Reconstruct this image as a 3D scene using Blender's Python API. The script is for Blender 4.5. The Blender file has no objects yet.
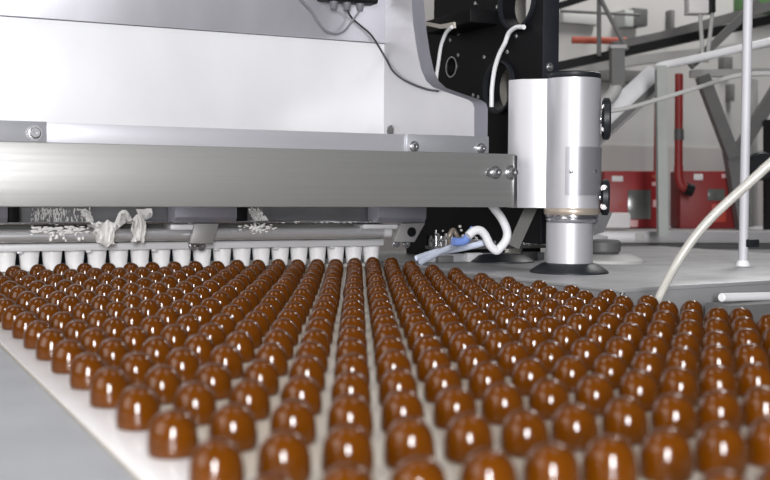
import bpy, bmesh, math, random
from mathutils import Vector, Matrix
random.seed(7)
S = 0.045                      # metres per unit: one unit is the spacing of the chocolates across the belt
PITCH = 2.1866                 # spacing of the rows along the belt
C = bpy.context.scene.collection
sc = bpy.context.scene

# ------------------------------------------------------------------ camera pose (solved from the lattice of chocolates)
FPX, YAW, TILT, ROLL = 1107.09, -0.454857, 0.040666, 0.005955
CAM = Vector((-4.46118, -14.48441, 4.031))
cy_, sy_ = math.cos(YAW), math.sin(YAW)
R0 = Vector((cy_, sy_, 0)); F0 = Vector((-sy_, cy_, 0))
U0 = Vector((0, 0, 1))
FW = F0 * math.cos(TILT) - U0 * math.sin(TILT)
UP = U0 * math.cos(TILT) + F0 * math.sin(TILT)
R1 = R0 * math.cos(ROLL) + UP * math.sin(ROLL)
U1 = UP * math.cos(ROLL) - R0 * math.sin(ROLL)

def ray(x, y):
    return FW + R1 * ((x - 385) / FPX) + U1 * ((240 - y) / FPX)
def at(x, y, X=None, Y=None, Z=None, D=None):
    """Where the line of sight through (x, y) of the 770x480 photograph meets a plane of the place."""
    d = ray(x, y)
    if D is not None: return CAM + d * D
    if X is not None: return CAM + d * ((X - CAM.x) / d.x)
    if Y is not None: return CAM + d * ((Y - CAM.y) / d.y)
    return CAM + d * ((Z - CAM.z) / d.z)
def depth(P): return (Vector(P) - CAM).dot(FW)
def zat(y, P):
    """Height above P that shows at picture row y."""
    w = depth(P); px = 385 + FPX * (Vector(P) - CAM).dot(R1) / w
    return at(px, y, D=w).z

# ------------------------------------------------------------------ materials
def mat(name, col, rough=0.5, metal=0.0, noise=0.0, nscale=(20, 20, 20), bump=0.0, coat=0.0, spec=0.5, trans=0.0, sss=0.0, dark=None, rvar=0.0):
    m = bpy.data.materials.new(name); m.use_nodes = True
    nt = m.node_tree; b = nt.nodes['Principled BSDF']
    b.inputs['Base Color'].default_value = (*col, 1); b.inputs['Roughness'].default_value = rough
    b.inputs['Metallic'].default_value = metal; b.inputs['Coat Weight'].default_value = coat
    b.inputs['Coat Roughness'].default_value = 0.08
    b.inputs['Specular IOR Level'].default_value = spec; b.inputs['Transmission Weight'].default_value = trans
    if sss:
        b.inputs['Subsurface Weight'].default_value = sss; b.inputs['Subsurface Radius'].default_value = (1, .35, .12); b.inputs['Subsurface Scale'].default_value = .004
    tc = nt.nodes.new('ShaderNodeTexCoord'); mp = nt.nodes.new('ShaderNodeMapping'); nz = nt.nodes.new('ShaderNodeTexNoise')
    mp.inputs['Scale'].default_value = nscale; nz.inputs['Scale'].default_value = 1.0; nz.inputs['Detail'].default_value = 5
    nt.links.new(tc.outputs['Object'], mp.inputs['Vector']); nt.links.new(mp.outputs['Vector'], nz.inputs['Vector'])
    if noise or dark:
        mx = nt.nodes.new('ShaderNodeMix'); mx.data_type = 'RGBA'
        rp = nt.nodes.new('ShaderNodeMapRange'); rp.inputs[1].default_value = .3; rp.inputs[2].default_value = .7
        nt.links.new(nz.outputs['Fac'], rp.inputs[0]); nt.links.new(rp.outputs[0], mx.inputs[0])
        d = dark or tuple(c * (1 - noise) for c in col)
        mx.inputs[6].default_value = (*col, 1); mx.inputs[7].default_value = (*d, 1)
        nt.links.new(mx.outputs[2], b.inputs['Base Color'])
    if rvar:
        rr = nt.nodes.new('ShaderNodeMapRange'); rr.inputs[1].default_value = .3; rr.inputs[2].default_value = .7
        rr.inputs[3].default_value = max(.02, rough - rvar); rr.inputs[4].default_value = rough + rvar
        nt.links.new(nz.outputs['Fac'], rr.inputs[0]); nt.links.new(rr.outputs[0], b.inputs['Roughness'])
    if bump:
        bp = nt.nodes.new('ShaderNodeBump'); bp.inputs['Strength'].default_value = bump; bp.inputs['Distance'].default_value = .002
        nt.links.new(nz.outputs['Fac'], bp.inputs['Height']); nt.links.new(bp.outputs['Normal'], b.inputs['Normal'])
    return m
BRX = (1.5, 60, 90)            # stretched grain that runs along the beam
M = dict(
    choc=mat('milk_chocolate', (.082, .0225, .0006), .11, noise=.2, nscale=(60, 60, 60), bump=.02, coat=.0, spec=.40),
    pale=mat('uncoated_sweet', (.62, .60, .56), .6, noise=.1),
    lit_margin=mat('lit_belt_white', (.86, .85, .86), .3, noise=.03),  # same belt, lighter tone standing in for its brightly lit margin
    belt=mat('white_belt', (.47, .43, .37), .26, noise=.06, nscale=(30, 30, 30), spec=.5),  # beige holds the shade between the domes in the belt's colour
    plate=mat('brushed_plate', (.47, .485, .51), .50, .25, noise=.22, nscale=(7, 5, 30), rvar=.08),
    deck=mat('deck_steel', (.42, .42, .43), .48, .5, noise=.25, nscale=(5, 9, 20), rvar=.10),
    deck_side=mat('deck_side_steel', (.42, .42, .43), .38, .45, noise=.18, nscale=(6, 6, 12)),
    beam=mat('brushed_beam', (.31, .31, .305), .44, .55, noise=.14, nscale=BRX, rvar=.05),
    panel=mat('bright_panel', (.78, .79, .82), .33, .15, noise=.13, nscale=(4, 4, 2.5)),
    upper=mat('lilac_steel', (.72, .72, .78), .36, .7, noise=.22, nscale=(6, 6, 2.5)),
    side=mat('side_steel', (.52, .515, .53), .42, .45, noise=.10, nscale=(4, 4, 4)),
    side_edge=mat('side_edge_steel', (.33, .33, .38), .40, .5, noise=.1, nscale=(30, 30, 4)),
    rail=mat('rail_steel', (.66, .66, .71), .34, .6, noise=.10, nscale=(4, 30, 20)),
    rail2=mat('rail_plate_steel', (.55, .56, .60), .34, .7, noise=.15, nscale=(4, 30, 20)),
    satin=mat('satin_tube', (.70, .70, .72), .30, .6, noise=.1, nscale=(8, 30, 30)),
    chrome=mat('polished_steel', (.78, .78, .80), .16, 1.0, noise=.1, nscale=(12, 30, 30)),
    lilac=mat('anodised_block', (.36, .36, .42), .42, .4, noise=.1),
    strut_paint=mat('olive_grey_paint', (.065, .065, .058), .5, noise=.1),
    grey=mat('grey_bracket', (.36, .35, .35), .45, .5, noise=.1),
    greyplate=mat('dull_grey_plate', (.27, .27, .28), .4, .5, noise=.35, nscale=(8, 20, 30)),
    bar=mat('nozzle_bar_steel', (.80, .80, .82), .42, .12, noise=.12, nscale=(6, 40, 30)),
    nozzle=mat('white_plastic', (.92, .92, .93), .35, noise=.03),
    alu=mat('satin_aluminium', (.49, .49, .52), .42, .45, noise=.05, nscale=(10, 10, 2)),
    aluplate=mat('column_plate', (.34, .34, .37), .36, .6, noise=.1, nscale=(10, 10, 4)),
    brown=mat('bronze_ring', (.42, .36, .30), .4, .5, noise=.1),
    black=mat('black_paint', (.005, .005, .006), .5, noise=.3, nscale=(10, 10, 10), spec=.22),
    blackedge=mat('black_edge', (.016, .018, .024), .45, noise=.3, spec=.3),
    rubber=mat('black_rubber', (.012, .014, .018), .45, noise=.2, spec=.35),
    backdrop=mat('dark_interior_teal', (.006, .022, .032), .5, noise=.3),
    cream=mat('dried_cream', (.92, .91, .89), .5, noise=.12, nscale=(150, 150, 150), bump=.5),
    wire=mat('white_cable', (.78, .78, .80), .4, noise=.03),
    greywire=mat('grey_cable', (.16, .16, .18), .45, noise=.05),
    blackwire=mat('black_cable', (.02, .02, .022), .4, noise=.1),
    blue=mat('blue_hose', (.16, .26, .62), .4, noise=.1),
    bluewhite=mat('pale_blue_hose', (.62, .68, .82), .4, noise=.06),
    hose=mat('clear_hose', (.60, .59, .55), .25, noise=.05, trans=.35, spec=.6),
    bolt=mat('bolt_steel', (.62, .62, .64), .25, .95, noise=.1),
    wall=mat('painted_wall', (.46, .45, .435), .8, noise=.08, nscale=(1.5, 1.5, 1.5)),
    wall2=mat('wall_dado', (.40, .37, .36), .8, noise=.12, nscale=(2, 2, 2)),
    floor=mat('hall_floor', (.30, .30, .30), .6, noise=.2, nscale=(2, 2, 2)),
    red=mat('red_paint', (.32, .012, .014), .45, noise=.2, nscale=(4, 4, 4)),
    red2=mat('dark_red_paint', (.26, .018, .018), .5, noise=.2, nscale=(4, 4, 4)),
    redpanel=mat('orange_red_panel', (.50, .06, .035), .5, noise=.1),
    redpipe=mat('red_pipe_paint', (.30, .022, .02), .5, noise=.15),
    orange=mat('orange_pipe_paint', (.46, .09, .05), .55, noise=.15),
    whitepaint=mat('white_paint', (.86, .86, .88), .45, noise=.08),
    pole_paint=mat('pole_paint', (.58, .58, .62), .45, noise=.06),
    greenwhite=mat('grey_green_paint', (.42, .44, .42), .5, noise=.08),
    steelgrey=mat('grey_paint', (.15, .148, .145), .55, noise=.12),
    darkgrey=mat('dark_grey_paint', (.10, .10, .10), .55, noise=.12),
    lightgrey=mat('light_grey_paint', (.48, .48, .47), .55, noise=.08),
    bench=mat('bench_steel', (.50, .49, .50), .45, .3, noise=.25, nscale=(3, 3, 8)),
    label=mat('paper_label', (.75, .72, .72), .6, noise=.05),
    pinklabel=mat('pink_label', (.70, .42, .42), .6, noise=.05),
    dark=mat('dark_glass', (.03, .035, .035), .2, noise=.4, dark=(.22, .23, .21), nscale=(4, 4, 3)),
    green=mat('green_paint', (.09, .20, .07), .6, noise=.2),
    beige=mat('beige_strip', (.58, .54, .48), .6, noise=.1),
    amberbox=mat('grey_drum', (.42, .40, .36), .4, .4, noise=.25, nscale=(5, 5, 5)),
)

# ------------------------------------------------------------------ mesh helpers (world coordinates in units)
class MB:
    def __init__(s): s.v = []; s.f = []; s.sm = []
    def add(s, vs, fs, smooth=False):
        n = len(s.v); s.v += [Vector(a) for a in vs]; s.f += [tuple(n + i for i in f) for f in fs]; s.sm += [smooth] * len(fs); return s
    def box(s, a, b, bev=0.0):
        (x0, y0, z0), (x1, y1, z1) = a, b
        x0, x1 = sorted((x0, x1)); y0, y1 = sorted((y0, y1)); z0, z1 = sorted((z0, z1))
        if bev <= 0:
            vs = [(x, y, z) for z in (z0, z1) for y in (y0, y1) for x in (x0, x1)]
            return s.add(vs, [(0, 2, 3, 1), (4, 5, 7, 6), (0, 1, 5, 4), (2, 6, 7, 3), (0, 4, 6, 2), (1, 3, 7, 5)])
        bm = bmesh.new(); bmesh.ops.create_cube(bm, size=1)
        for v in bm.verts: v.co = Vector(((x0 + x1) / 2 + v.co.x * (x1 - x0), (y0 + y1) / 2 + v.co.y * (y1 - y0), (z0 + z1) / 2 + v.co.z * (z1 - z0)))
        bmesh.ops.bevel(bm, geom=bm.edges[:], offset=min(bev, (x1 - x0) * .45, (y1 - y0) * .45, (z1 - z0) * .45), segments=2, affect='EDGES', profile=.5)
        return s.take(bm)
    def take(s, bm, smooth=False):
        bm.verts.index_update()
        s.add([v.co.copy() for v in bm.verts], [[v.index for v in f.verts] for f in bm.faces], smooth); bm.free(); return s
    def prism(s, poly, off, bev=0.0):
        """Closed polygon (3-D points) pushed along off."""
        off = Vector(off); poly = [Vector(p) for p in poly]; n = len(poly)
        bm = bmesh.new(); a = [bm.verts.new(p) for p in poly]; b = [bm.verts.new(p + off) for p in poly]
        bm.faces.new(a); bm.faces.new(b[::-1])
        for i in range(n): bm.faces.new((a[i], b[i], b[(i + 1) % n], a[(i + 1) % n]))
        bmesh.ops.recalc_face_normals(bm, faces=bm.faces[:])
        if bev: bmesh.ops.bevel(bm, geom=bm.edges[:], offset=bev, segments=2, affect='EDGES', profile=.5)
        return s.take(bm)
    def holed(s, outer, holes, off):
        """Plate with holes: 3-D loops in one plane, pushed along off."""
        bm = bmesh.new()
        for loop in [outer] + holes:
            vs = [bm.verts.new(p) for p in loop]
            for i in range(len(vs)): bm.edges.new((vs[i], vs[(i + 1) % len(vs)]))
        bmesh.ops.triangle_fill(bm, use_beauty=True, use_dissolve=False, edges=bm.edges[:])
        r = bmesh.ops.extrude_face_region(bm, geom=bm.faces[:])
        bmesh.ops.translate(bm, verts=[e for e in r['geom'] if isinstance(e, bmesh.types.BMVert)], vec=Vector(off))
        bmesh.ops.recalc_face_normals(bm, faces=bm.faces[:])
        return s.take(bm)
    def lathe(s, prof, c=(0, 0, 0), axis=(0, 0, 1), seg=32):
        """prof: (radius, height) from the bottom up along axis."""
        ax = Vector(axis).normalized(); u = ax.orthogonal().normalized(); w = ax.cross(u); c = Vector(c)
        vs, fs = [], []; rings = []
        for r, h in prof:
            if r < 1e-6: rings.append([len(vs)]); vs.append(c + ax * h)
            else:
                rings.append(list(range(len(vs), len(vs) + seg)))
                vs += [c + ax * h + (u * math.cos(2 * math.pi * k / seg) + w * math.sin(2 * math.pi * k / seg)) * r for k in range(seg)]
        for A, B in zip(rings, rings[1:]):
            for k in range(seg):
                k2 = (k + 1) % seg
                if len(A) == 1 and len(B) == 1: continue
                if len(A) == 1: fs.append((A[0], B[k2], B[k]))
                elif len(B) == 1: fs.append((A[k], A[k2], B[0]))
                else: fs.append((A[k], A[k2], B[k2], B[k]))
        if len(rings[0]) > 1: fs.append(tuple(rings[0][::-1]))
        if len(rings[-1]) > 1: fs.append(tuple(rings[-1]))
        return s.add(vs, fs, True)
    def cyl(s, a, b, r, r2=None, seg=24, ch=.0):
        a, b = Vector(a), Vector(b); L = (b - a).length; r2 = r if r2 is None else r2
        if ch: prof = [(0, 0), (r - ch, 0), (r, ch), (r2, L - ch), (r2 - ch, L), (0, L)]
        else: prof = [(0, 0), (r, 0), (r2, L), (0, L)]
        return s.lathe(prof, a, b - a, seg)
    def tube(s, pts, r, seg=12, sub=6, r2=None):
        """Round hose along a smooth path through pts."""
        P = [Vector(p) for p in pts]; path = []
        if len(P) > 2:
            Q = [P[0] * 2 - P[1]] + P + [P[-1] * 2 - P[-2]]
            for i in range(1, len(Q) - 2):
                for k in range(sub):
                    t = k / sub; p0, p1, p2, p3 = Q[i - 1:i + 3]
                    path.append(.5 * ((2 * p1) + (p2 - p0) * t + (2 * p0 - 5 * p1 + 4 * p2 - p3) * t * t + (3 * p1 - p0 - 3 * p2 + p3) * t ** 3))
            path.append(P[-1])
        else: path = P
        n = len(path); u = None; vs, fs = [], []
        for i, p in enumerate(path):
            d = (path[min(i + 1, n - 1)] - path[max(i - 1, 0)]).normalized()
            u = d.orthogonal().normalized() if u is None else (u - d * u.dot(d)).normalized()
            w = d.cross(u); rr = r if r2 is None else r + (r2 - r) * i / (n - 1)
            vs += [p + (u * math.cos(2 * math.pi * k / seg) + w * math.sin(2 * math.pi * k / seg)) * rr for k in range(seg)]
        for i in range(n - 1):
            for k in range(seg):
                k2 = (k + 1) % seg; fs.append((i * seg + k, i * seg + k2, (i + 1) * seg + k2, (i + 1) * seg + k))
        fs.append(tuple(range(seg))[::-1]); fs.append(tuple((n - 1) * seg + k for k in range(seg)))
        return s.add(vs, fs, True)
    def bar(s, a, b, w, h, side=None):
        """Rectangular bar from a to b, w wide (across the line of sight) and h deep."""
        a, b = Vector(a), Vector(b); d = (b - a).normalized(); fwd = Vector(FW)
        u = d.cross(fwd).normalized(); v = d.cross(u).normalized()
        return s.prism([a + u * w / 2 + v * h / 2, a - u * w / 2 + v * h / 2, a - u * w / 2 - v * h / 2, a + u * w / 2 - v * h / 2], b - a)
    def build(s, name, m, parent=None, loc=None, sharp=40):
        o0 = Vector(parent['org']) if parent is not None and 'org' in parent else (Vector(loc) if loc is not None else Vector((0, 0, 0)))
        if parent is None and loc is None and s.v:
            xs = [v.x for v in s.v]; ys = [v.y for v in s.v]; zs = [v.z for v in s.v]
            o0 = Vector(((min(xs) + max(xs)) / 2, (min(ys) + max(ys)) / 2, min(zs)))
        me = bpy.data.meshes.new(name)
        me.from_pydata([tuple((v - o0) * S) for v in s.v], [], s.f)
        bm = bmesh.new(); bm.from_mesh(me); bmesh.ops.recalc_face_normals(bm, faces=bm.faces[:]); bm.to_mesh(me); bm.free()
        me.polygons.foreach_set('use_smooth', [True] * len(me.polygons)); me.set_sharp_from_angle(angle=math.radians(sharp))
        me.materials.append(M[m]); o = bpy.data.objects.new(name, me); C.objects.link(o)
        if parent is not None:
            o.parent = parent; o['org'] = tuple(o0)     # a part keeps its thing's origin
        else: o.location = o0 * S
        if parent is None: o['org'] = tuple(o0)
        return o

def tag(o, label=None, cat=None, group=None, kind=None):
    if label: o['label'] = label
    if cat: o['category'] = cat
    if group: o['group'] = group
    if kind: o['kind'] = kind
    return o
def thing(name, org, label, cat, group=None):
    o = bpy.data.objects.new(name, None); C.objects.link(o); o.location = Vector(org) * S; o['org'] = tuple(org); o.empty_display_size = .02
    return tag(o, label, cat, group)
def circle3(c, u, v, ru, rv, n=28):
    return [Vector(c) + Vector(u) * math.cos(2 * math.pi * k / n) * ru + Vector(v) * math.sin(2 * math.pi * k / n) * rv for k in range(n)]
def bolt(parent, c, axis, r=.18, h=.12, m='bolt', washer=True, name='bolt'):
    a = Vector(axis).normalized(); b = MB()
    if washer: b.lathe([(0, 0), (r * 1.45, 0), (r * 1.45, .03), (0, .03)], c, a, 20)
    b.lathe([(0, .02), (r, .02), (r, h * .7), (r * .8, h), (r * .35, h), (r * .3, h * .75), (0, h * .75)], c, a, 6 if not washer else 18)
    return b.build(name, m, parent)

# ------------------------------------------------------------------ the setting
FLOOR = -20
o = MB().box((-90, -70, FLOOR - 1), (150, 96, FLOOR)).build('floor', 'floor'); tag(o, kind='structure')
o = MB().box((-90, 95, FLOOR), (150, 97, 60)).build('wall_back', 'wall'); tag(o, kind='structure')
zd = at(640, 146, Y=94.9).z
o = MB().box((-90, 94.7, FLOOR), (150, 95, zd)).build('trim_1', 'wall2'); tag(o, kind='structure')

# ------------------------------------------------------------------ conveyor belt
def rise(i):
    return .0046 * max(0, min(i, 17) - 9) ** 2 + (.0736 * (i - 17) if i > 17 else 0)
belt = thing('conveyor_belt', (10, 10, -.4), 'wide glossy white conveyor belt carrying the rows of chocolates', 'conveyor belt')
n = 60; prof = []
for k in range(n + 1):
    y = -24 + (39.7 + 24) * k / n; prof.append((y, rise(y / PITCH)))
b = MB(); vs, fs = [], []
for y, z in prof: vs += [(-.73, y, z - .02), (-.69, y, z), (20.74, y, z), (20.80, y, z - .02), (20.8, y, z - .16), (-.73, y, z - .16)]
for k in range(n):
    for q in range(6): fs.append((k * 6 + q, k * 6 + (q + 1) % 6, (k + 1) * 6 + (q + 1) % 6, (k + 1) * 6 + q))
fs += [(0, 1, 2, 3, 4, 5), tuple(n * 6 + q for q in range(6))[::-1]]
b.add(vs, fs).build('belt_sheet', 'belt', belt)
MB().box((-.71, -24, -.05), (.22, 20, .004), .003).build('lit_margin', 'lit_margin', belt)  # strip that paints the brighter light on the open margin
MB().box((-.7, -24, -1.3), (-.3, 39.7, -.17)).box((20.2, -24, -1.3), (20.7, 39.7, -.17)).build('belt_bed', 'plate', belt)

o = MB().box((-34, -26, -1.2), (-.75, 60, -.06), .02).build('side_table', 'plate')
tag(o, 'flat grey brushed steel surface beside the left edge of the white belt', 'steel table')

# steel deck on the far side of the belt
deck_poly = [(20.95, 47, 0), (20.95, 29, 0), (21.75, 18.9, 0), (47, 21.9, 0), (47, 47, 0)]
deck = thing('steel_deck', (34, 33, -1.6), 'stainless steel machine deck carrying the round column beside the belt', 'steel deck')
MB().prism([(x, y, .40) for x, y, z in deck_poly], (0, 0, .17), .03).build('deck_top', 'deck', deck)
MB().prism([(x + .05 + (0 if y > 20 else .02), y + (0.06 if y < 25 else 0), -1.6) for x, y, z in deck_poly], (0, 0, 2.0)).build('deck_skirt', 'deck_side', deck)
MB().cyl((21.85, 18.93, -.9), (21.85, 18.93, .42), .10).build('corner_weld', 'chrome', deck)

# lower pipe and tray in front of the deck
pipe = MB().cyl(at(721, 297.5, Y=18.2), at(800, 295.5, Y=18.8), .17, ch=.03).build('steel_pipe', 'bar')
tag(pipe, 'bright horizontal steel pipe in front of the deck at right', 'pipe')
a = at(712, 312, Y=18.3); c_ = at(800, 312, Y=18.3)
o = MB().box((a.x, 17.4, -1.6), (c_.x + 3, 18.7, at(740, 305, Y=17.4).z), .04).build('drip_tray', 'darkgrey')
tag(o, 'dark steel tray below the bright horizontal pipe', 'tray')

# ------------------------------------------------------------------ chocolates
def dome_mesh(name, seed):
    rnd = random.Random(seed)
    prof = [(.0, 0), (.31, 0), (.366, .012), (.384, .05), (.387, .13), (.385, .22), (.377, .32), (.361, .41), (.334, .49), (.294, .565), (.240, .628), (.172, .675), (.092, .702), (0, .710)]
    mb = MB().lathe(prof, seg=36)
    ph = [rnd.uniform(0, 6.28) for _ in range(4)]
    for v in mb.v:
        a = math.atan2(v.y, v.x); k = 1 + .012 * math.sin(2 * a + ph[0]) + .010 * math.sin(3 * a + ph[1] + v.z * 4)
        v.x *= k; v.y *= k; v.z *= 1 + .03 * math.sin(v.x * 5 + ph[2]) * v.z
    me = bpy.data.meshes.new(name); me.from_pydata([tuple(v * S) for v in mb.v], [], mb.f)
    me.polygons.foreach_set('use_smooth', [True] * len(me.polygons)); me.materials.append(M['choc']); return me
domes = [dome_mesh('chocolate_dome', k) for k in range(5)]
ORD = ['zeroth', 'first', 'second', 'third', 'fourth', 'fifth', 'sixth', 'seventh', 'eighth', 'ninth', 'tenth', 'eleventh', 'twelfth', 'thirteenth',
       'fourteenth', 'fifteenth', 'sixteenth', 'seventeenth', 'eighteenth', 'nineteenth', 'twentieth', 'twenty-first']
rj = random.Random(3)
proto = None
for i in range(-3, 17):
    for j in range(21):
        jx, jy, rz, sz = rj.uniform(-.018, .018), rj.uniform(-.035, .035), rj.uniform(0, 6.28), rj.uniform(.97, 1.03)
        P = Vector((j + .055 + jx, i * PITCH + jy, rise(i)))
        w = depth(P + Vector((0, 0, .3)))
        if w < 3: continue
        px = 385 + FPX * (P - CAM).dot(R1) / w; r = .38 * FPX / w
        pyt = 240 - FPX * (P + Vector((0, 0, .69)) - CAM).dot(U1) / w
        if px + r < 1 or px - r > 769 or pyt > 478: continue
        if proto is None: proto = o = bpy.data.objects.new('chocolate_dome', domes[0])
        else: o = proto.copy(); o.data = domes[rj.randrange(5)]
        C.objects.link(o); o.location = P * S; o.rotation_euler = (0, 0, rz); o.scale = (1, 1, sz)
        row = 17 - i
        side = f"{ORD[j + 1]} in from belt's left edge" if j <= 10 else f"{ORD[21 - j]} in from belt's right edge"
        rowt = f"{ORD[row]} row out from white nozzles" if row > 1 else 'row nearest white nozzles'
        tag(o, f"brown chocolate dome, {side}, {rowt}", 'chocolate', 'chocolate domes in rows on the belt')

# pale uncoated pieces under the nozzles
pale = MB().lathe([(0, 0), (.28, 0), (.30, .06), (.28, .13), (.21, .19), (.1, .225), (0, .23)], seg=24)
pm = bpy.data.meshes.new('uncoated_sweet'); pm.from_pydata([tuple(v * S) for v in pale.v], [], pale.f)
pm.polygons.foreach_set('use_smooth', [True] * len(pm.polygons)); pm.materials.append(M['pale'])
po = None
for j in range(2, 21):
    o = bpy.data.objects.new('uncoated_sweet', pm) if po is None else po.copy(); po = po or o
    C.objects.link(o); o.location = Vector((j - .05, 17.22 * PITCH, rise(17.22))) * S
    tag(o, f"pale grey uncoated dome under white nozzle, {ORD[21 - j]} from right end of nozzle bar", 'sweet', 'uncoated domes under the nozzles')

# ------------------------------------------------------------------ depositor: cross beam
YB = 27.0
zb = at(0, 207, Y=YB).z; zt = at(0, 141, Y=YB).z; xb1 = at(516, 180, Y=YB).x
beam = thing('cross_beam', (8, YB + .4, zb), 'long brushed stainless steel beam spanning the belt in front of the machine', 'beam')
MB().box((-9, YB, zb), (xb1, YB + .75, zt), .05).build('beam_body', 'beam', beam)
e0 = at(513.5, 155, Y=YB).x
MB().box((e0, YB - .06, zb - .02), (e0 + .20, YB + .5, zt - .05), .03).build('end_flange', 'chrome', beam)
for px, r in ((495, .20), (511, .22)):
    bolt(beam, at(px, 172.5, Y=YB), (0, -1, 0), r, .32)
MB().cyl(at(489, 172.8, Y=YB), at(489, 172.8, Y=YB) + Vector((0, -.08, 0)), .2, ch=.02).build('lock_washer', 'bolt', beam)

# ------------------------------------------------------------------ depositor: housing above the beam
YR = 27.3
Xs = at(474, 120, Y=27.85).x; Yp = at(384, 90, X=Xs).y
hous = thing('depositor_housing', (8, 33, zt), 'large pale steel machine housing with white front panel above the beam', 'machine housing')
ztop = at(384, 44, Y=Yp).z
MB().box((-9, Yp, 5.2), (Xs + .05, Yp + .3, ztop), .02).build('front_panel', 'panel', hous)
MB().box((-9, Yp - .10, ztop + .03), (Xs + .05, Yp + .3, ztop + 8), .03).build('upper_panel', 'upper', hous)
front = [(412, -60), (411, -20), (411, 0), (413, 25), (417, 52), (421, 70), (426, 81), (433, 87.5), (445, 92), (458, 96.5), (468, 100), (472.5, 103), (474, 108)]
poly = [at(x, y, X=Xs) for x, y in front]
poly += [Vector((Xs, poly[-1].y, zt + .05)), Vector((Xs, Yp + 1.2, zt + .05)), Vector((Xs, Yp + 1.2, poly[0].z))]
sp = MB().prism(poly, (.70, 0, 0)).build('side_plate', 'side', hous)
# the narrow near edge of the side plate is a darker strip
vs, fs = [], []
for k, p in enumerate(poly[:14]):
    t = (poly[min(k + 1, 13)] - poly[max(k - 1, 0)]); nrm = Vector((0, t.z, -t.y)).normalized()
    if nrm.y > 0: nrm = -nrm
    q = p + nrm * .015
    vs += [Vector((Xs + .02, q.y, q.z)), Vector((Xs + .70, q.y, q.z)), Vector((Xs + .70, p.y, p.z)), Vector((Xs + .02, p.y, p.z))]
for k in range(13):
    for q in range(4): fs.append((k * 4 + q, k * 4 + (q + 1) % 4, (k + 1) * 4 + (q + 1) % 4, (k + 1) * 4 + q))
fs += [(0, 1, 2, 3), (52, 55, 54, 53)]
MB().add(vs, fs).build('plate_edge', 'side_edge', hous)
bolt(hous, at(391, 131, X=Xs), (-1, 0, 0), .30, .12, 'darkgrey', False)
# mounting rail along the beam's top
xr = at(488.5, 145, Y=YR).x; zr = at(200, 127.6, Y=YR).z
rail = MB().box((-9, YR + .05, zt), (xr - .02, YR + .45, zr), .02).build('mounting_rail', 'rail', hous)
x0 = at(46.5, 132, Y=YR).x; x1 = at(406.5, 144, Y=YR).x
MB().box((-9, YR - .03, zt + .01), (x0, YR + .04, zr + .03), .02).build('rail_plate', 'rail2', rail)
MB().box((x1, YR - .03, zt + .01), (xr, YR + .04, zr + .02), .02).build('rail_plate', 'rail2', rail)
for px, py, r in ((34.5, 133, .20), (414, 146.5, .16), (481, 148.5, .16)):
    bolt(rail, at(px, py, Y=YR - .03), (0, -1, 0), r, .22)

# terminal box on the upper panel
YT = Yp - .15
a, c_ = at(323, -14, Y=YT - .9), at(379, 4, Y=YT - .9)
box = thing('terminal_box', ((a.x + c_.x) / 2, YT - .5, c_.z), 'black junction box with cable glands at the top of the lilac panel', 'junction box')
MB().box((a.x, YT - .9, c_.z), (c_.x, YT, a.z), .12).build('box_body', 'black', box)
MB().box((a.x + .2, YT - 1.0, c_.z + .12), (c_.x - .2, YT - .88, a.z), .04).build('box_lid', 'blackedge', box)
for px in (334, 347, 360):
    g = at(px, 5, Y=YT - .5)
    MB().cyl((g.x, YT - .5, c_.z + .05), (g.x, YT - .5, c_.z - .38), .22, .16, ch=.04).build('cable_gland', 'greywire', box)
cg = lambda px: Vector((at(px, 5, Y=YT - .5).x, YT - .5, c_.z - .34))
o = MB().tube([cg(347)] + [at(*p, Y=YT - .12) for p in ((352, 18), (361, 26), (372, 36))] + [at(*p, X=Xs - .1) for p in ((385, 57), (392, 70), (402, 79), (414, 85), (427, 89.5), (438, 91))], .05, sub=8).build('black_cable', 'blackwire')
tag(o, 'thin black cable running from junction box down across the pale side plate', 'cable')
o = MB().tube([at(*p, Y=YT - .2) for p in ((296, -160), (294, -60), (294, -22), (297, -6), (304, 3), (312, 12), (318, 22), (326, 31), (336, 34), (344, 31), (350, 24))] + [cg(360)], .055, sub=8).build('grey_cable', 'greywire')
tag(o, 'grey cable looping on the upper panel left of the junction box', 'cable')

# ------------------------------------------------------------------ nozzle bar under the beam
YN = 17 * PITCH
nb = thing('nozzle_bar', (8, 36, 1), 'steel depositor bar with a row of white nozzles under the beam', 'nozzle bar')
z0 = at(0, 252, Y=36.3).z; z1 = at(0, 244, Y=36.3).z; xe = at(384, 247, Y=36.3).x
MB().box((-9, 36.3, z0), (xe, 37.75, z1), .04).build('manifold_bar', 'bar', nb)
for j in range(2, 21):
    MB().lathe([(0, .52), (.34, .52), (.362, .535), (.37, .58), (.455, z0 - .0), (.455, z0 + .02), (0, z0 + .02)], (j, YN, 0), seg=28).build('nozzle', 'nozzle', nb)
for j in range(2, 21):
    if j % 3 == 0:
        MB().box((j - .62, 36.36, z0 - .10), (j - .38, 36.6, z0 + .01), .02).build('clip', 'bar', nb)
# round tube
zt0, zt1 = at(0, 243.5, Y=35.2).z, at(0, 229.5, Y=35.2).z; rt = (zt1 - zt0) / 2; xt = at(385, 240, Y=35.2).x
MB().cyl((-9, 35.5, (zt0 + zt1) / 2), (xt, 35.5, (zt0 + zt1) / 2), rt, ch=.03, seg=32).build('round_tube', 'satin', nb)
MB().cyl((xt - .1, 35.5, (zt0 + zt1) / 2), (xt + .45, 35.5, (zt0 + zt1) / 2), rt * .93, ch=.04, seg=32).build('tube_collar', 'bar', nb)
zl = at(0, 223.5, Y=35.0).z
xl = at(392, 222, Y=35).x
MB().box((-9, 35.0, zl - .06), (xl, 37.4, zl + .05), .02).build('ledge', 'chrome', nb)
zq = zb + .6
MB().box((-9, 36.1, zl + .05), (xl + .4, 36.4, zq), .02).build('back_plate', 'greyplate', nb)
MB().box((-9, 36.2, z1), (xl, 36.5, zl - .05), .02).build('lower_plate', 'dark', nb)
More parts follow.
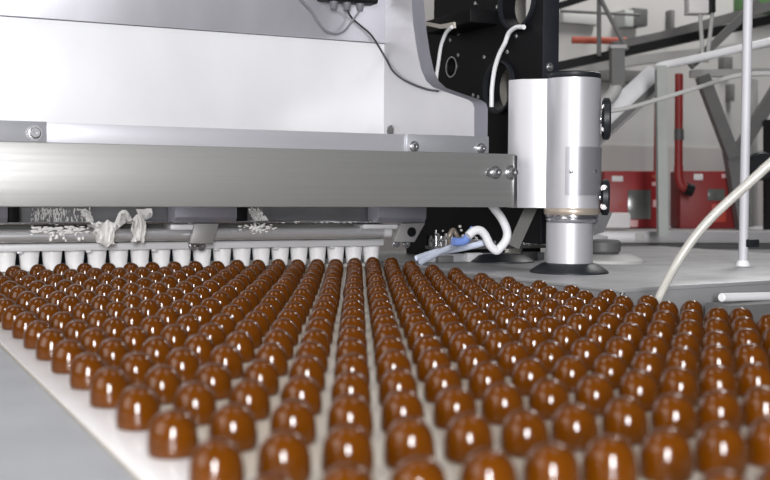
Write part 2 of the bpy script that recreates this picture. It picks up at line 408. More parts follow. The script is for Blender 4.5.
def block(px0, px1):
    A = at(px0, 216, Y=34.7).x if px0 is not None else -9; B = at(px1, 216, Y=34.7).x
    za, zc = at(px1, 222.8, Y=34.7).z, at(px1, 217.5, Y=34.7).z
    MB().prism([(A, 34.75, zc), (A, 34.75, zq), (A, 36.05, zq), (A, 36.05, za), (A, 34.95, za)], (B - A, 0, 0), .03).build('clamp_block', 'lilac', nb)
MB().box((at(8, 215, Y=35.2).x, 35.1, zl + .06), (at(19, 215, Y=35.2).x, 36.05, zq), .03).build('gap_shade_box', 'black', nb)  # black box stands in for the shade in the gap beside the clamp
MB().box((at(237, 215, Y=35.2).x, 35.1, zl + .06), (at(247, 215, Y=35.2).x, 36.05, zq), .03).build('gap_shade_box', 'black', nb)  # likewise a painted dark gap, not a machine part
block(None, 8); block(175.5, 237.5); block(379, 427)
def step(px0, px1, y0, y1, px2=None):
    A, B = at(px0, y1, Y=34.9), at(px1, y0, Y=34.9)
    MB().box((A.x, 34.9, A.z), (B.x, 36.2, B.z), .03).build('spacer', 'bar', nb)
step(171, 196, 224.5, 230); step(364, 398, 224.5, 229)
def bracket(tl, tr, br, bl, hole=None):
    P = [at(*p, Y=34.6) for p in (tl, tr, br, bl)]
    bk = MB().prism(P, (0, .45, 0), .02).build('bracket', 'grey', nb)
    if hole:
        h = at(*hole, Y=34.6)
        MB().lathe([(0, 0), (.24, 0), (.24, .05), (.15, .05), (.15, .012), (0, .012)], h, (0, -1, 0), 24).build('bracket_hole', 'black', bk)
bracket((195.5, 223.8), (219, 223.8), (213, 243.6), (190, 243.6))
bracket((401.5, 223.8), (425.5, 223), (414.5, 242), (394, 242), (411.5, 232))
for px, py in ((193, 245.5), (201, 246), (396, 243.5), (406, 243.5)):
    bolt(nb, at(px, py, Y=35.8), (0, -1, 0), .16, .2)
# dark sheet added in place of the machine's shaded interior
o = MB().box((-9, 40, .62), (20.8, 40.6, 5.1), .03).box((-9, 38.2, 5.1), (20.5, 40.6, 5.4), .02).build('interior_backdrop', 'backdrop')
tag(o, 'dark teal backdrop standing in for the dark interior behind the white nozzles', 'backdrop')

# dried cream
def blob(pts, Y, thick, seed):
    """Lumpy hanging splash from an outline."""
    rnd = random.Random(seed); bm = bmesh.new()
    P = [at(*p, Y=Y) for p in pts]
    a = [bm.verts.new(p) for p in P]; bm.faces.new(a)
    bmesh.ops.triangulate(bm, faces=bm.faces[:])
    bmesh.ops.subdivide_edges(bm, edges=bm.edges[:], cuts=3, use_grid_fill=True)
    bmesh.ops.recalc_face_normals(bm, faces=bm.faces[:])
    bd = {v.index for v in bm.verts if v.is_boundary} ; bm.verts.index_update()
    bd = {v for v in bm.verts if v.is_boundary}
    r = bmesh.ops.extrude_face_region(bm, geom=bm.faces[:]); nv = [e for e in r['geom'] if isinstance(e, bmesh.types.BMVert)]
    for v in nv: v.co.y += .10
    top = [v for v in bm.verts if v not in set(nv)]
    for v in top:
        if v not in bd: v.co.y -= thick * rnd.uniform(.2, 1.0)
        v.co.x += rnd.uniform(-.05, .05); v.co.z += rnd.uniform(-.05, .05)
    bmesh.ops.smooth_vert(bm, verts=bm.verts[:], factor=.15, use_axis_x=True, use_axis_y=True, use_axis_z=True)
    m = MB().take(bm, True); return m
DRIPS = [
    ([(91, 222), (95, 224), (99, 221), (104, 223), (108, 219), (112, 222), (115, 226), (113, 231), (116, 236), (113, 240), (114, 246), (109, 244), (107, 248), (102, 245), (103, 241), (97, 242), (95, 236), (92, 233), (95, 229)], 34.85, .38, 1,
     'largest white cream drip hanging over the tube under the beam'),
    ([(113, 228), (116, 220), (119, 213), (123, 209.5), (127, 211), (130, 215), (133, 220), (129, 224), (126, 220), (122, 223), (119, 229), (116, 230)], 34.85, .3, 2,
     'middle arched white cream splash just right of the largest drip'),
    ([(133, 219), (137, 214), (140, 216), (143, 214), (145, 222), (143, 229), (146, 236), (143, 243), (139, 241), (136, 244), (131, 242), (134, 236), (131, 231), (135, 226)], 34.85, .32, 3,
     'right-hand long narrow cream drip below the grey ledge'),
    ([(76, 209), (87, 209), (91, 213), (90, 217), (94, 222), (95, 228), (91, 225), (88, 227), (86, 219), (82, 216), (81, 211)], 35.9, .2, 4,
     'thin cream streak directly below the beam, left of the largest drip'),
    ([(136, 209), (151, 209), (150, 213), (152, 216), (147, 220), (144, 217), (140, 218), (139, 213)], 35.9, .2, 5,
     'small cream lump directly below the beam above the narrow drip')]
for pts, Y, th, sd, lab in DRIPS:
    o = blob(pts, Y, th, sd).build('cream_drip', 'cream', sharp=60); tag(o, lab, 'cream drip', 'cream drips under the beam')
rs = random.Random(11); b = MB()
def speck(P, r, sx=1, sz=1):
    k = MB().lathe([(0, -.6), (.7, -.45), (1, 0), (.7, .5), (0, .65)], seg=7)
    for v in k.v: v.x *= r * sx * rs.uniform(.8, 1.2); v.y *= r * .6; v.z *= r * sz * rs.uniform(.8, 1.2)
    b.add([v + Vector(P) for v in k.v], k.f, True)
for _ in range(230):
    px = rs.gauss(52, 15) + 3 * math.sin(rs.uniform(0, 6))
    if 31 < px < 92: speck(at(px, rs.uniform(209, 222), Y=36.08), rs.uniform(.015, .06), .5, rs.uniform(.8, 4))
for _ in range(170):
    px = rs.uniform(32, 90); speck(at(px, 228 + rs.gauss(2, 2.0), Y=35.05), rs.uniform(.02, .09), 1.6, .8)
for _ in range(12): speck(at(rs.choice((54, 62, 76, 82)) + rs.uniform(-4, 4), rs.uniform(234, 241), Y=35.0), rs.uniform(.04, .12), .8, 1.6)
for _ in range(150):
    t = rs.random(); u = rs.random(); speck(at(247 + 14 * t + 8 * u, 209 + 12 * u + rs.uniform(-1, 1), Y=36.08), rs.uniform(.02, .07), .7, 1.8)
for _ in range(90): speck(at(rs.gauss(257, 8), 228 + rs.gauss(0, 2.2), Y=35.05), rs.uniform(.02, .09), 1.3, .8)
for _ in range(20): speck(at(rs.uniform(280, 390), 222.3 + rs.uniform(-.8, .8), Y=34.95), rs.uniform(.03, .06), 1.5, .7)
for _ in range(60): speck(at(rs.gauss(492, 24), 240 - abs(rs.gauss(0, 5)), Y=35.4), rs.uniform(.04, .14), .9, 1.2)
o = b.build('cream_spatter', 'cream', sharp=180); tag(o, 'white cream spatter flecked over the plate, tube and fittings under the beam', 'cream spatter', kind='stuff')

# ------------------------------------------------------------------ round support column
PC = at(569, 272.5, Z=.57); PC.z = .57
col = thing('support_column', PC, 'satin aluminium column with black flange standing on the deck at beam end', 'column')
FL = Vector((PC.x - CAM.x, PC.y - CAM.y, 0)).normalized(); RL = Vector((FL.y, -FL.x, 0))
W = depth(PC) / FPX
def lz(y): return zat(y, PC)
def L(u, v, z=0): return Vector((PC.x, PC.y, 0)) + RL * u + FL * v + Vector((0, 0, z))
zA, zB = lz(208), lz(80.3)
rc = 27 * W; cu = (571 - 569) * W
sec = []
for k in range(0, 33):
    a = math.radians(-163 + 326 * k / 32); sec.append((cu + rc * math.cos(a), rc * math.sin(a)))
sec += [(-47 * W, .62), (-60 * W, .40), (-62 * W, .0), (-47.5 * W, -.42)]
MB().prism([L(u, v, zA) for u, v in sec], (0, 0, zB - zA)).build('column_housing', 'alu', col)
cc = L(cu, 0, 0)
MB().lathe([(0, zB), (rc * .97, zB), (rc * 1.0, zB + .05), (rc * 1.0, zB + .22), (rc * .93, zB + .28), (rc * .5, zB + .30), (0, zB + .30)], cc, seg=48).build('top_cap', 'rubber', col)
# curved cover plate with two screws
n = 16; vs, fs = [], []
z0_, z1_ = lz(195), lz(148)
for k in range(n + 1):
    a = math.radians(-104 + (-8 + 104) * k / n)
    for rr in (rc + .005, rc + .07):
        for z in (z0_, z1_): vs.append(L(cu + rr * math.cos(a), rr * math.sin(a), z))
for k in range(n):
    A, B = k * 4, (k + 1) * 4
    fs += [(A, B, B + 1, A + 1), (A + 2, A + 3, B + 3, B + 2), (A, A + 2, B + 2, B), (A + 1, B + 1, B + 3, A + 3)]
fs += [(0, 1, 3, 2), (n * 4, n * 4 + 2, n * 4 + 3, n * 4 + 1)]
cp = MB().add(vs, fs, True).build('cover_plate', 'aluplate', col)
for px in (570, 593):
    u = (px - 571) * W; a = math.acos(max(-1, min(1, u / (rc + .07)))); d = RL * math.cos(a) - FL * math.sin(a)
    MB().lathe([(0, 0), (.10, 0), (.10, .03), (.06, .06), (0, .06)], L(cu, 0, lz(172)) + d * (rc + .06), d, 14).build('screw', 'bolt', cp)
MB().lathe([(0, lz(214.5)), (rc * 1.0, lz(214.5)), (rc * 1.03, lz(213)), (rc * 1.03, lz(209)), (rc, zA), (0, zA)], cc, seg=48).build('bronze_ring', 'brown', col)
MB().lathe([(0, lz(223)), (rc * .86, lz(223)), (rc * .93, lz(221.5)), (rc * .97, lz(219)), (rc * .9, lz(218)), (rc * .97, lz(216.6)), (rc * .97, lz(214.5)), (0, lz(214.5))], cc, seg=48).build('collar', 'chrome', col)
ct = L(0, 0, 0); rt2 = 23.2 * W
MB().lathe([(0, .6), (rt2, .6), (rt2, lz(222.5)), (0, lz(222.5))], ct, seg=48).build('column_tube', 'alu', col)
MB().lathe([(0, .57), (39 * W, .57), (39 * W, .63), (37.5 * W, .70), (28 * W, lz(263.5)), (rt2 + .02, lz(262.5)), (0, lz(262.5))], ct, seg=56).build('base_flange', 'rubber', col)
# knobs at the far right side of the column
for y0, y1, ex, nm in ((98, 140, 12, 'knob'), (179, 215, 14, 'knob')):
    za, zc = lz(y1), lz(y0)
    k = MB().lathe([(0, 0), ((zc - za) * .42, 0), ((zc - za) * .5, .08), ((zc - za) * .5, .30), ((zc - za) * .42, .38), (0, .38)], L((599.5 - 569) * W, .35, (za + zc) / 2), RL, 28).build('knob', 'rubber', col)
    MB().cyl(L((595 - 569) * W, .35, (za + zc) / 2), L((604 - 569) * W, .35, (za + zc) / 2), .22).build('knob_shaft', 'bolt', k)
    for yy in (.25, -.25): bolt(k, L((602 - 569) * W, -.30, (za + zc) / 2 + yy * (zc - za)), -FL, .10, .10, 'grey')
MB().prism([L((596 - 569) * W, .3, lz(212)), L((611 - 569) * W, .3, lz(212)), L((603 - 569) * W, .3, lz(232)), L((590 - 569) * W, .3, lz(236))], FL * .4).build('bracket', 'rubber', col)

# ------------------------------------------------------------------ black machine frame behind the column
XF = 25.3
fr = thing('machine_stand', (XF, 34, .6), 'tall black drilled machine frame between the pale housing and column', 'machine frame')
yn = at(543.5, 40, X=XF).y
ZF = at(500, 241, X=XF).z
out = [Vector((XF, yn, 19)), Vector((XF, yn, ZF)), Vector((XF, 44, ZF)), Vector((XF, 44, 13.4)), Vector((XF, at(434, 8, X=XF).y, 13.4)), Vector((XF, at(434, 8, X=XF).y, 19))]
def hole(px, py, rx, ry):
    c = at(px, py, X=XF); ru = abs(at(px + rx, py, X=XF).y - at(px - rx, py, X=XF).y) / 2; rv = abs(at(px, py + ry, X=XF).z - at(px, py - ry, X=XF).z) / 2
    return circle3(c, (0, 1, 0), (0, 0, 1), ru, rv)
holes = [hole(518, 2, 16, 25), hole(500, 87, 13, 24), hole(451.5, 67, 4.5, 9)]
MB().holed(out, holes, (.75, 0, 0)).build('side_frame', 'black', fr)
MB().box((XF - .02, yn - .04, ZF), (XF + .85, yn + .05, 19), .01).build('frame_edge', 'blackedge', fr)
MB().box((XF, 41, .58), (XF + .75, 43.5, ZF + .05)).build('foot', 'black', fr)
for px, py in ((476, 3.5), (498, 7), (517, 36), (508, 52), (485, 57), (459, 55), (459, 34), (451, 40), (474, 95), (479, 97), (440, 20)):
    bolt(fr, at(px, py, X=XF), (-1, 0, 0), .12, .08, washer=False)
bolt(fr, at(549.5, 67, Y=yn - .04), (0, -1, 0), .14, .12)
a, c_ = at(426, 10, X=XF - 1.6), at(470, 29, X=XF - 1.6)
MB().box((XF - 1.6, c_.y, at(470, 22, X=XF - 1.6).z), (XF + .1, a.y, at(470, 8, X=XF - 1.6).z), .05).build('shelf', 'black', fr)
for (px, py, rx, ry) in ((518, 2, 18, 28), (500, 87, 15, 27), (451.5, 67, 5.6, 10.5)):
    k_ = 2 if rx > 10 else 1
    o_, i_ = hole(px, py, rx, ry), hole(px, py, rx - k_, ry - k_ * 1.2)
    MB().holed(o_, [i_], (-.18 if rx > 10 else -.03, 0, 0)).build('hole_ring', 'blackedge' if rx > 10 else 'bolt', fr)
MB().bar(at(533, 203, Y=29.5), at(513, 247, Y=29.5), .56, .2).build('strut', 'strut_paint', fr)
# the drum seen through the frame's holes
o = MB().cyl((at(508, 40, X=27.7).x, at(508, 40, X=27.7).y, .58), (at(508, 40, X=27.7).x, at(508, 40, X=27.7).y, 15), .95, ch=.1, seg=36).build('grey_drum', 'amberbox')
tag(o, 'pale grey drum seen through the holes of the black frame', 'drum')
o = MB().prism([at(424, 21.5, X=XF - 1.75), at(440, 24.5, X=XF - 1.75), at(453.5, 22, X=XF - 1.75), at(454, 28, X=XF - 1.75), at(440, 28.5, X=XF - 1.75), at(424, 25, X=XF - 1.75)], (.12, 0, 0)).build('paper_strip', 'beige')
tag(o, 'torn beige strip sticking out of the black frame beside the side plate', 'strip')
o = MB().tube([at(*p, X=XF - 1.8) for p in ((452, 27), (446, 33), (441, 46), (438.5, 62), (436.5, 76), (434.5, 95))], .10, sub=8).build('white_cable', 'wire')
tag(o, 'white cable hanging from beige strip beside the pale side plate', 'cable')
o = MB().tube([at(*p, X=XF - .35) for p in ((524, 27), (516, 27.5), (509, 33), (505, 43), (499, 55), (494.5, 70), (492, 88), (491.6, 100), (491.5, 107))], .115, sub=8).build('white_cable', 'wire')
tag(o, 'white cable curving down the black frame from its large top hole', 'cable')

# ------------------------------------------------------------------ hoses, black base plate and bits under the beam
o = MB().tube([at(*p, Y=29.5) for p in ((488, 200), (494, 208), (502, 219), (507, 231), (506, 240), (500, 248), (496, 250.5), (490, 245), (485, 235), (480, 230.5), (474, 231), (468, 236))], .20, sub=8).build('white_hose', 'wire')
tag(o, 'thick white hose looping below the beam near the column', 'hose')
o = MB().tube([at(*p, Y=29.9) for p in ((474, 229), (470, 234), (465, 240.5), (459, 242), (453, 241.5))], .20, sub=8).build('blue_hose', 'blue')
tag(o, 'short bright blue hose bent beside the white hose loop', 'hose')
o = MB().tube([at(466, 239, Y=30.4), at(454, 246, Y=31.2), at(441, 251.5, Y=32.3), at(430, 257, Y=33.2), at(421, 262, Y=34)], .15, sub=8).build('pale_hose', 'bluewhite')
tag(o, 'steeper pale blue hose lying from blue hose down to the deck', 'hose')
o = MB().tube([at(486, 242, Y=30.0), at(472, 246, Y=30.6), at(455, 249.5, Y=31.6), at(436, 252, Y=32.8), at(420, 257, Y=34.2), at(416, 258.5, Y=34.4)], .15, sub=8).build('pale_hose', 'bluewhite')
tag(o, 'flatter pale blue hose lying across the deck under the white loop', 'hose')
pb = at(524, 264, Z=.57)
o = MB().lathe([(0, .575), (1.75, .575), (1.75, .63), (1.25, .95), (0, .98)], (pb.x, pb.y + 2.2, 0), seg=48).build('base_plate', 'rubber')
tag(o, 'low black round base plate on the deck left of the column', 'base plate')
# pump manifold with fittings standing on the deck behind the hoses
YM = 35.5
A, B = at(428, 250, Y=YM), at(545, 243, Y=YM)
zm = at(480, 249, Y=YM).z; zm2 = at(480, 245.5, Y=YM).z
mf = thing('valve_manifold', ((A.x + B.x) / 2, YM + .4, .57), 'low dark valve manifold with chrome fittings on deck behind the hoses', 'manifold')
MB().box((A.x, YM, .57), (B.x, YM + 1.0, zm - .22), .05).build('manifold_body', 'plate', mf)
MB().box((A.x + .2, YM + .12, zm - .24), (B.x - .2, YM + .9, zm + .02)).build('gap_shade_strip', 'black', mf)  # black strip painted in for the shaded gap under the top rail
for q_ in range(4):
    xa = A.x + (B.x - A.x) * (.06 + .24 * q_); MB().box((xa, YM - .35, .58), (xa + .9, YM + .02, zm - .3 + .12 * (q_ % 2)), .05).build('valve_block', ('steelgrey', 'bar', 'plate', 'darkgrey')[q_], mf)
MB().box((A.x + .3, YM - .2, zm), (B.x, YM + .9, zm2), .04).build('top_rail', 'steelgrey', mf)
rf = random.Random(5)
for px in (431, 436, 441, 446, 452, 459, 466, 476, 483, 489, 495, 499, 503, 508, 511, 517, 524, 529, 533, 538):
    h = rf.uniform(232, 242); P = at(px, 246, Y=YM); T = at(px, h, Y=YM); r = rf.uniform(.07, .15)
    MB().cyl((P.x, P.y, zm2 - .02), (P.x, P.y, T.z), r, ch=.03, seg=14).cyl((P.x, P.y, T.z), (P.x, P.y, T.z + .12), r * .6, seg=12).cyl((P.x, P.y - .3, T.z - .12), (P.x, P.y, T.z - .12), r * .7, ch=.02, seg=12).build('fitting', rf.choice(['chrome', 'bolt', 'wire', 'grey', 'darkgrey']), mf)
MB().tube([at(451, 246, Y=YM), at(449, 238, Y=YM - .1), at(453, 230, Y=YM - .1), at(457, 236, Y=YM - .1), at(462, 246, Y=YM)], .13).build('elbow_tube', 'brown', mf)
MB().tube([at(518, 222, Y=YM), at(530, 226, Y=YM), at(538, 236, Y=YM), at(541, 248, Y=YM)], .10).build('curved_line', 'greywire', mf)

# ------------------------------------------------------------------ translucent hose on the right
pts = [((657, 302), 15.45), ((664, 287), 15.3), ((673, 270), 15.1), ((684, 252), 14.9), ((697, 234), 14.7), ((713, 216), 14.4), ((731, 199), 14.1), ((750, 182), 13.8), ((772, 162), 13.4), ((800, 138), 13.0), ((860, 92), 12.6), ((940, 20), 12.4), ((990, -80), 12.3), ((1010, -220), 12.3)]
o = MB().tube([at(*p, Y=y) for p, y in pts], .14, sub=8, seg=16, r2=.19).build('clear_hose', 'hose')
tag(o, "translucent white hose arching up from belt's right edge", 'hose')
# white pole standing on the deck
b0 = at(743, 266, Z=.57); D = depth(b0)
pole = thing('white_pole', b0, 'slim white upright pole on the deck at far right', 'pole')
MB().cyl(b0, (b0.x, b0.y, at(743, -40, D=D).z), 4.6 * D / FPX, seg=24).build('pole_tube', 'pole_paint', pole)
MB().lathe([(0, 0), (.36, 0), (.36, .1), (.26, .28), (0, .28)], b0, seg=24).build('pole_foot', 'whitepaint', pole)
MB().box((b0.x - .05, b0.y - .5, zat(247, b0)), (b0.x + .6, b0.y + .1, zat(239, b0)), .06).build('pole_clamp', 'rubber', pole)
# grey discs on the deck behind the column
g = at(618, 262, Z=.57)
o = MB().lathe([(0, .57), (1.9, .57), (1.85, .72), (1.2, 1.0), (0, 1.05)], (g.x - .6, g.y, 0), seg=40).build('grey_flange', 'lightgrey')
tag(o, 'low grey conical flange on the deck just behind the column', 'flange')
o = MB().cyl((g.x - .95, g.y + .1, 1.06), (g.x - .95, g.y + .1, 1.75), .95, ch=.12, seg=32).build('steel_puck', 'darkgrey')
tag(o, 'round dark hub standing on the grey conical flange behind the column', 'hub')

# ------------------------------------------------------------------ background of the hall
def flat(x0, y0, x1, y1, D, T, m, name, parent=None, bev=.06):
    """Upright box facing the camera's side of the hall: picture extent at depth D, T deep."""
    P = [at(x0, y1, D=D), at(x1, y1, D=D), at(x1, y0, D=D), at(x0, y0, D=D)]
    P = [Vector((p.x, p.y, p.z)) for p in P]
    return MB().prism(P, F0 * T, bev).build(name, m, parent)
def cabinet(x0, y0, x1, y1, D, m, label, parts):
    zb_ = at(690, 231.5, D=92).z; y1 = 240 - FPX * (Vector(at((x0 + x1) / 2, 231, D=D)) + Vector((0, 0, zb_ + .02 - at((x0 + x1) / 2, 231, D=D).z)) - CAM).dot(U1) / D
    base = at((x0 + x1) / 2, y1, D=D + 1.5)
    t = thing('control_cabinet', base, label, 'cabinet')
    flat(x0, y0, x1, y1, D, 3.5, m, 'cabinet_body', t, .12)
    for nm, px0, py0, px1, py1, mm in parts: flat(px0, py0, px1, py1, D - .12, .3, mm, nm, t, .02)
    return t
DC = 100
cabinet(604, 171, 660, 231.5, DC, 'red', 'bright red cabinet with square window, just right of the column', [
    ('window', 628, 190, 651, 219, 'dark'), ('label_plate', 612, 176, 623, 181.5, 'label'), ('label_plate', 629, 220, 638, 227, 'pinklabel'),
    ('button', 652, 182, 656, 186, 'pinklabel'), ('button', 653, 200, 657, 207, 'pinklabel'), ('button', 652, 175, 656, 178, 'orange'), ('button', 619, 203, 622, 206, 'orange')])
cabinet(680, 171, 737, 231.5, DC, 'red2', 'dark red cabinet with small dark screen, right of grey-green post', [
    ('screen', 708, 189, 725, 200.5, 'dark'), ('label_plate', 694, 174, 703, 180, 'label'), ('panel', 712, 204, 726, 222, 'redpanel'), ('button', 722, 174, 728, 178, 'pinklabel')])
o = flat(597, 213, 631, 228.5, DC - 6, 2, 'label', 'sloping_box', None, .2)
tag(o, 'pale grey box standing in front of the bright red cabinet', 'box')
# work bench carrying the cabinets
bn = thing('work_bench', at(690, 300, D=96), 'long grey steel bench below the two red cabinets', 'bench')
flat(560, 231.5, 830, 243, 92, 16, 'bench', 'bench_top', bn)
flat(560, 243, 830, 250, 92.6, 12, 'darkgrey', 'bench_gap', bn)
flat(560, 249.5, 830, 262, 92.2, 12, 'bench', 'bench_apron', bn)
flat(560, 262, 830, 330, 93, 12, 'steelgrey', 'bench_base', bn)
for x in (636, 690): flat(x, 233, x + 9, 241, 91.8, .4, 'lightgrey', 'bench_plate', bn, .03)
o = flat(568, 236, 608, 241, 74, 4, 'bench', 'steel_shelf'); tag(o, 'short steel shelf edge seen right behind the column tube', 'shelf')

def onwall(x0, y0, x1, y1, T, m, name):
    A, B = at(x0, y1, Y=94.9 - T), at(x1, y0, Y=94.9 - T)
    return MB().box((A.x, 94.9 - T, A.z), (B.x, 95, B.z), .08).build(name, m)
def stick(name, pts, wpx, D, m, label, cat, square=False, Ds=None, parent=None):
    Ds = Ds or [D] * len(pts); P = [at(*p, D=d) for p, d in zip(pts, Ds)]; r = wpx * D / FPX / 2
    b = MB()
    if square:
        for a, c in zip(P, P[1:]): b.bar(a, c, 2 * r, 2 * r)
    elif len(P) == 2: b.cyl(P[0], P[1], r, seg=20)
    else: b.tube(P, r, seg=16, sub=8)
    o = b.build(name, m, parent)
    if label: tag(o, label, cat)
    return o
# grey-green post with white handrail
P0 = at(662, 236, D=84)
rl = thing('white_railing', P0, 'white pipe handrail with grey-green post between the red cabinets', 'railing')
stick('post', [(662.5, 236), (660.5, 66)], 9.5, 84, 'greenwhite', None, None, True, parent=rl)
stick('top_rail', [(659, 68), (661, 66), (690, 60), (740, 48.5), (800, 35)], 8, 84, 'whitepaint', None, None, parent=rl)
stick('thin_conduit', [(574, 250), (576, 150), (590, 117), (606, 112), (628, 108), (660, 99), (700, 87), (742, 75), (800, 74)], 4.5, 70, 'lightgrey', 'thin grey conduit rising from the column towards the white pole', 'conduit')
rp = thing('red_pipe', at(680, 190, D=97), 'dark red vertical pipe with black elbow above the dark red cabinet', 'pipe')
stick('pipe_tube', [(679, 74), (678.5, 168)], 8, 97, 'redpipe', None, None, parent=rp)
stick('pipe_elbow', [(678.5, 166), (679, 178), (682, 186), (690, 190)], 9, 97, 'redpipe', None, None, parent=rp)
stick('pipe_coupling', [(679, 129), (679, 140)], 9.4, 97, 'darkgrey', None, None, parent=rp)
stick('pipe_socket', [(686, 188.5), (693, 191)], 12, 96.8, 'black', None, None, parent=rp)
stick('red_pipe', [(657.5, 92), (656, 229)], 6, 106, 'redpipe', 'thin dark red pipe behind the grey-green post above bright red cabinet', 'pipe')
# grey V brace
vb = thing('brace_frame', at(742, 232, D=98), 'grey steel V-shaped brace behind the white pole', 'brace')
stick('brace_arm', [(702, 76), (733, 158)], 12, 98, 'steelgrey', None, None, True, parent=vb)
stick('brace_arm', [(780, 84), (733, 160)], 12, 99, 'steelgrey', None, None, True, parent=vb)
stick('brace_leg', [(731, 150), (744.5, 228)], 14, 98.5, 'steelgrey', None, None, True, parent=vb)
stick('brace_header', [(690, 74), (800, 71)], 7, 98.5, 'lightgrey', None, None, True, parent=vb)
stick('black_column', [(769, 120), (769, 232)], 9, 97, 'black', 'black upright column at the right margin', 'column', True)
o = MB().lathe([(0, 0), (1.1, 0), (1.25, .2), (1.25, .9), (1.1, 1.1), (0, 1.1)], at(763, 166, D=95.4), F0, 28).build('handwheel', 'rubber')
tag(o, 'round black handwheel beside the black upright at right margin', 'handwheel')
stick('grey_column', [(752, 80), (752, 232)], 9, 112, 'lightgrey', 'light grey upright behind the white pole', 'column', True)
# overhead steelwork
stick('black_pipe', [(540, 70.5), (650, 46.5), (800, 13)], 8.5, 105, 'black', 'long black overhead pipe slanting up to the right', 'pipe', True)
stick('grey_channel', [(612, 47), (660, 37), (745, 14), (790, 0)], 9, 112, 'steelgrey', 'grey overhead channel slanting just above the long black pipe', 'channel', True)
stick('light_beam', [(548, 76), (640, 60), (720, 51), (800, 36)], 9, 118, 'lightgrey', 'light grey overhead beam just below the long black pipe', 'beam', True)
stick('dark_bar', [(540, 12), (596, -6)], 6, 100, 'black', 'short black bar slanting at the top above the column', 'bar', True)
stick('grey_rod', [(599, -8), (599, 56)], 4.5, 103, 'steelgrey', 'thin vertical grey rod above the column', 'rod')
stick('grey_rod', [(598, -6), (627, 50)], 4.5, 102.5, 'steelgrey', 'thin slanting grey rod meeting the long black pipe', 'rod')
stick('orange_pipe', [(572, 40), (626, 41)], 7, 117, 'orange', 'short orange-red horizontal pipe high above the column', 'pipe')
stick('wall_trim_pipe', [(560, 11), (640, 15)], 3, 116, 'steelgrey', 'thin dark horizontal pipe near the ceiling above orange pipe', 'pipe')
d_ = thing('grey_duct', at(600, 110, D=88), 'grey square duct with elbow just right of the column top', 'duct')
stick('duct_drop', [(617, 47), (617, 86)], 13, 88, 'steelgrey', None, None, True, parent=d_)
stick('duct_elbow', [(618, 80), (614, 92), (606, 101), (592, 112), (580, 140), (576, 250)], 13, 88, 'lightgrey', None, None, parent=d_)
stick('duct_flange', [(617, 46), (617, 49.5)], 16, 88, 'grey', None, None, True, parent=d_)
o = onwall(560, 72, 660, 78, 1, 'steelgrey', 'cable_tray'); tag(o, 'dull grey cable tray behind the duct', 'cable tray')
# slanting chute between duct and post
P = [at(585, 150, D=92), at(648, 84, D=92), at(656, 84, D=92), at(656, 94, D=92), at(596, 150, D=92)]
ch = thing('slanting_chute', P[0], 'white slanting chute with dark lower edge between column and post', 'chute')
stick('chute_tube', [(520, 200), (657, 76)], 27, 94, 'whitepaint', None, None, parent=ch)
stick('chute_edge', [(520, 214), (658, 84)], 6, 92, 'steelgrey', None, None, True, parent=ch)
# sign box with conduits
sb = thing('white_sign', at(700, 13, D=90), 'blank white square box hanging at the top with two conduits', 'box')
flat(689, -12, 709, 13, 90, 1.5, 'label', 'box_body', sb)
flat(709.3, -12, 716, 12, 90.6, 1.5, 'black', 'box_back', sb)
stick('conduit', [(700, 10), (703, 62)], 4, 90.8, 'lightgrey', None, None, parent=sb)
stick('conduit', [(713, 8), (707, 62)], 4, 91.2, 'lightgrey', None, None, parent=sb)
stick('grey_strut', [(758, 2), (712, 46), (690, 66)], 8, 96, 'steelgrey', 'dark grey strut slanting down beside the two conduits', 'strut', True)
o = onwall(745, -20, 800, 9, 2, 'green', 'green_panel'); tag(o, 'green panel at the top right behind the white pole', 'panel')
o = onwall(634, 9, 648, 25, 2, 'darkgrey', 'wall_box'); tag(o, 'small dark box high on the back wall', 'box')
o = onwall(625, 10, 634, 26, 2, 'greenwhite', 'wall_box'); tag(o, 'small pale box beside the dark box high on back wall', 'box')
o = onwall(671, 10, 675, 30, 1, 'steelgrey', 'wall_bracket'); tag(o, 'narrow dark upright bracket on back wall left of white box', 'bracket')
o = onwall(563, 15, 600, 22, 1, 'lightgrey', 'wall_tray'); tag(o, 'light grey horizontal tray on back wall above orange pipe', 'tray')
o = onwall(724, 57, 733, 70, 1, 'steelgrey', 'wall_switch'); tag(o, 'small grey switch on back wall between conduits and white pole', 'switch')
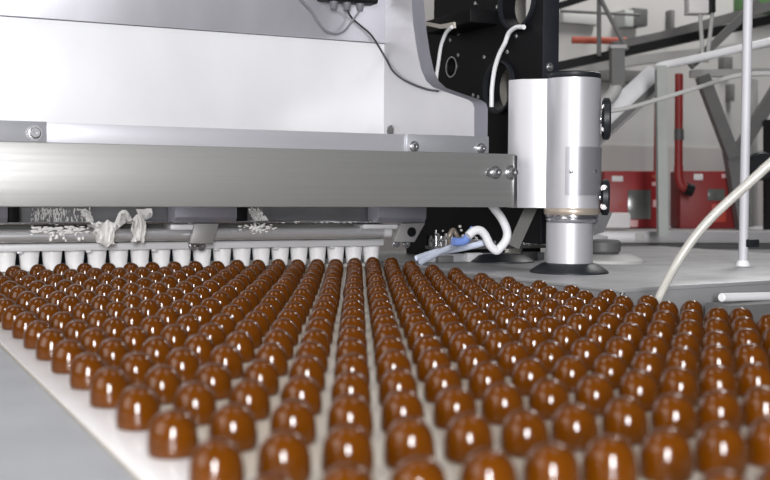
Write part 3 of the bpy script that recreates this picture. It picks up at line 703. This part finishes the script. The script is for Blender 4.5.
o = onwall(731, 84, 735, 101, 1, 'steelgrey', 'wall_slot'); tag(o, 'narrow grey plate on the back wall inside the V brace', 'plate')

# ------------------------------------------------------------------ light
w = bpy.data.worlds.new('hall'); sc.world = w; w.use_nodes = True
bg = w.node_tree.nodes['Background']; bg.inputs[0].default_value = (.93, .95, 1.0, 1); bg.inputs[1].default_value = .08
def area(name, loc, target, sx, sy, power, col=(1, 1, 1)):
    l = bpy.data.lights.new(name, 'AREA'); l.shape = 'RECTANGLE'; l.size = sx; l.size_y = sy; l.energy = power; l.color = col
    o = bpy.data.objects.new(name, l); C.objects.link(o); o.location = loc
    o.rotation_euler = (Vector(target) - Vector(loc)).to_track_quat('-Z', 'Y').to_euler(); return o
area('unseen_light', (-.74, -2.05, .70), (.5, 1.0, .15), .36, 1.12, 150, (1, .99, 1.0))      # tall unseen area light behind the camera, for the dome highlights
area('unseen_light', (-2.3, .0, 1.1), (.4, .7, .0), 1.8, 1.5, 32, (1, .97, .92))              # wide unseen fill light at the left
area('ceiling_lamp', (-1.0, 1.0, 2.9), (-.2, 1.7, .3), .4, 1.6, 18, (1, .98, .97))
area('ceiling_lamp', (4.0, 3.0, 2.9), (4.2, 3.6, 0), .4, 1.6, 75, (1, .99, .98))
area('ceiling_lamp', (.9, .2, 2.9), (.9, 1.5, .4), .4, 1.6, 10, (1, .98, .97))

# ------------------------------------------------------------------ camera
cam = bpy.data.cameras.new('camera'); co = bpy.data.objects.new('camera', cam); C.objects.link(co)
cam.sensor_fit = 'HORIZONTAL'; cam.sensor_width = 36; cam.lens = FPX / 770 * 36; cam.clip_start = .02; cam.clip_end = 60
m3 = Matrix((R1, U1, -FW)).transposed()
co.matrix_world = Matrix.Translation(CAM * S) @ m3.to_4x4()
cam.dof.use_dof = True; cam.dof.focus_distance = 2.15; cam.dof.aperture_fstop = 6.2
sc.camera = co
sc.view_settings.view_transform = 'Standard'; sc.view_settings.look = 'None'; sc.view_settings.gamma = 1; sc.view_settings.use_curve_mapping = False
sc.view_settings.exposure = 0.0
for o in bpy.data.objects:
    if 'org' in o: del o['org']
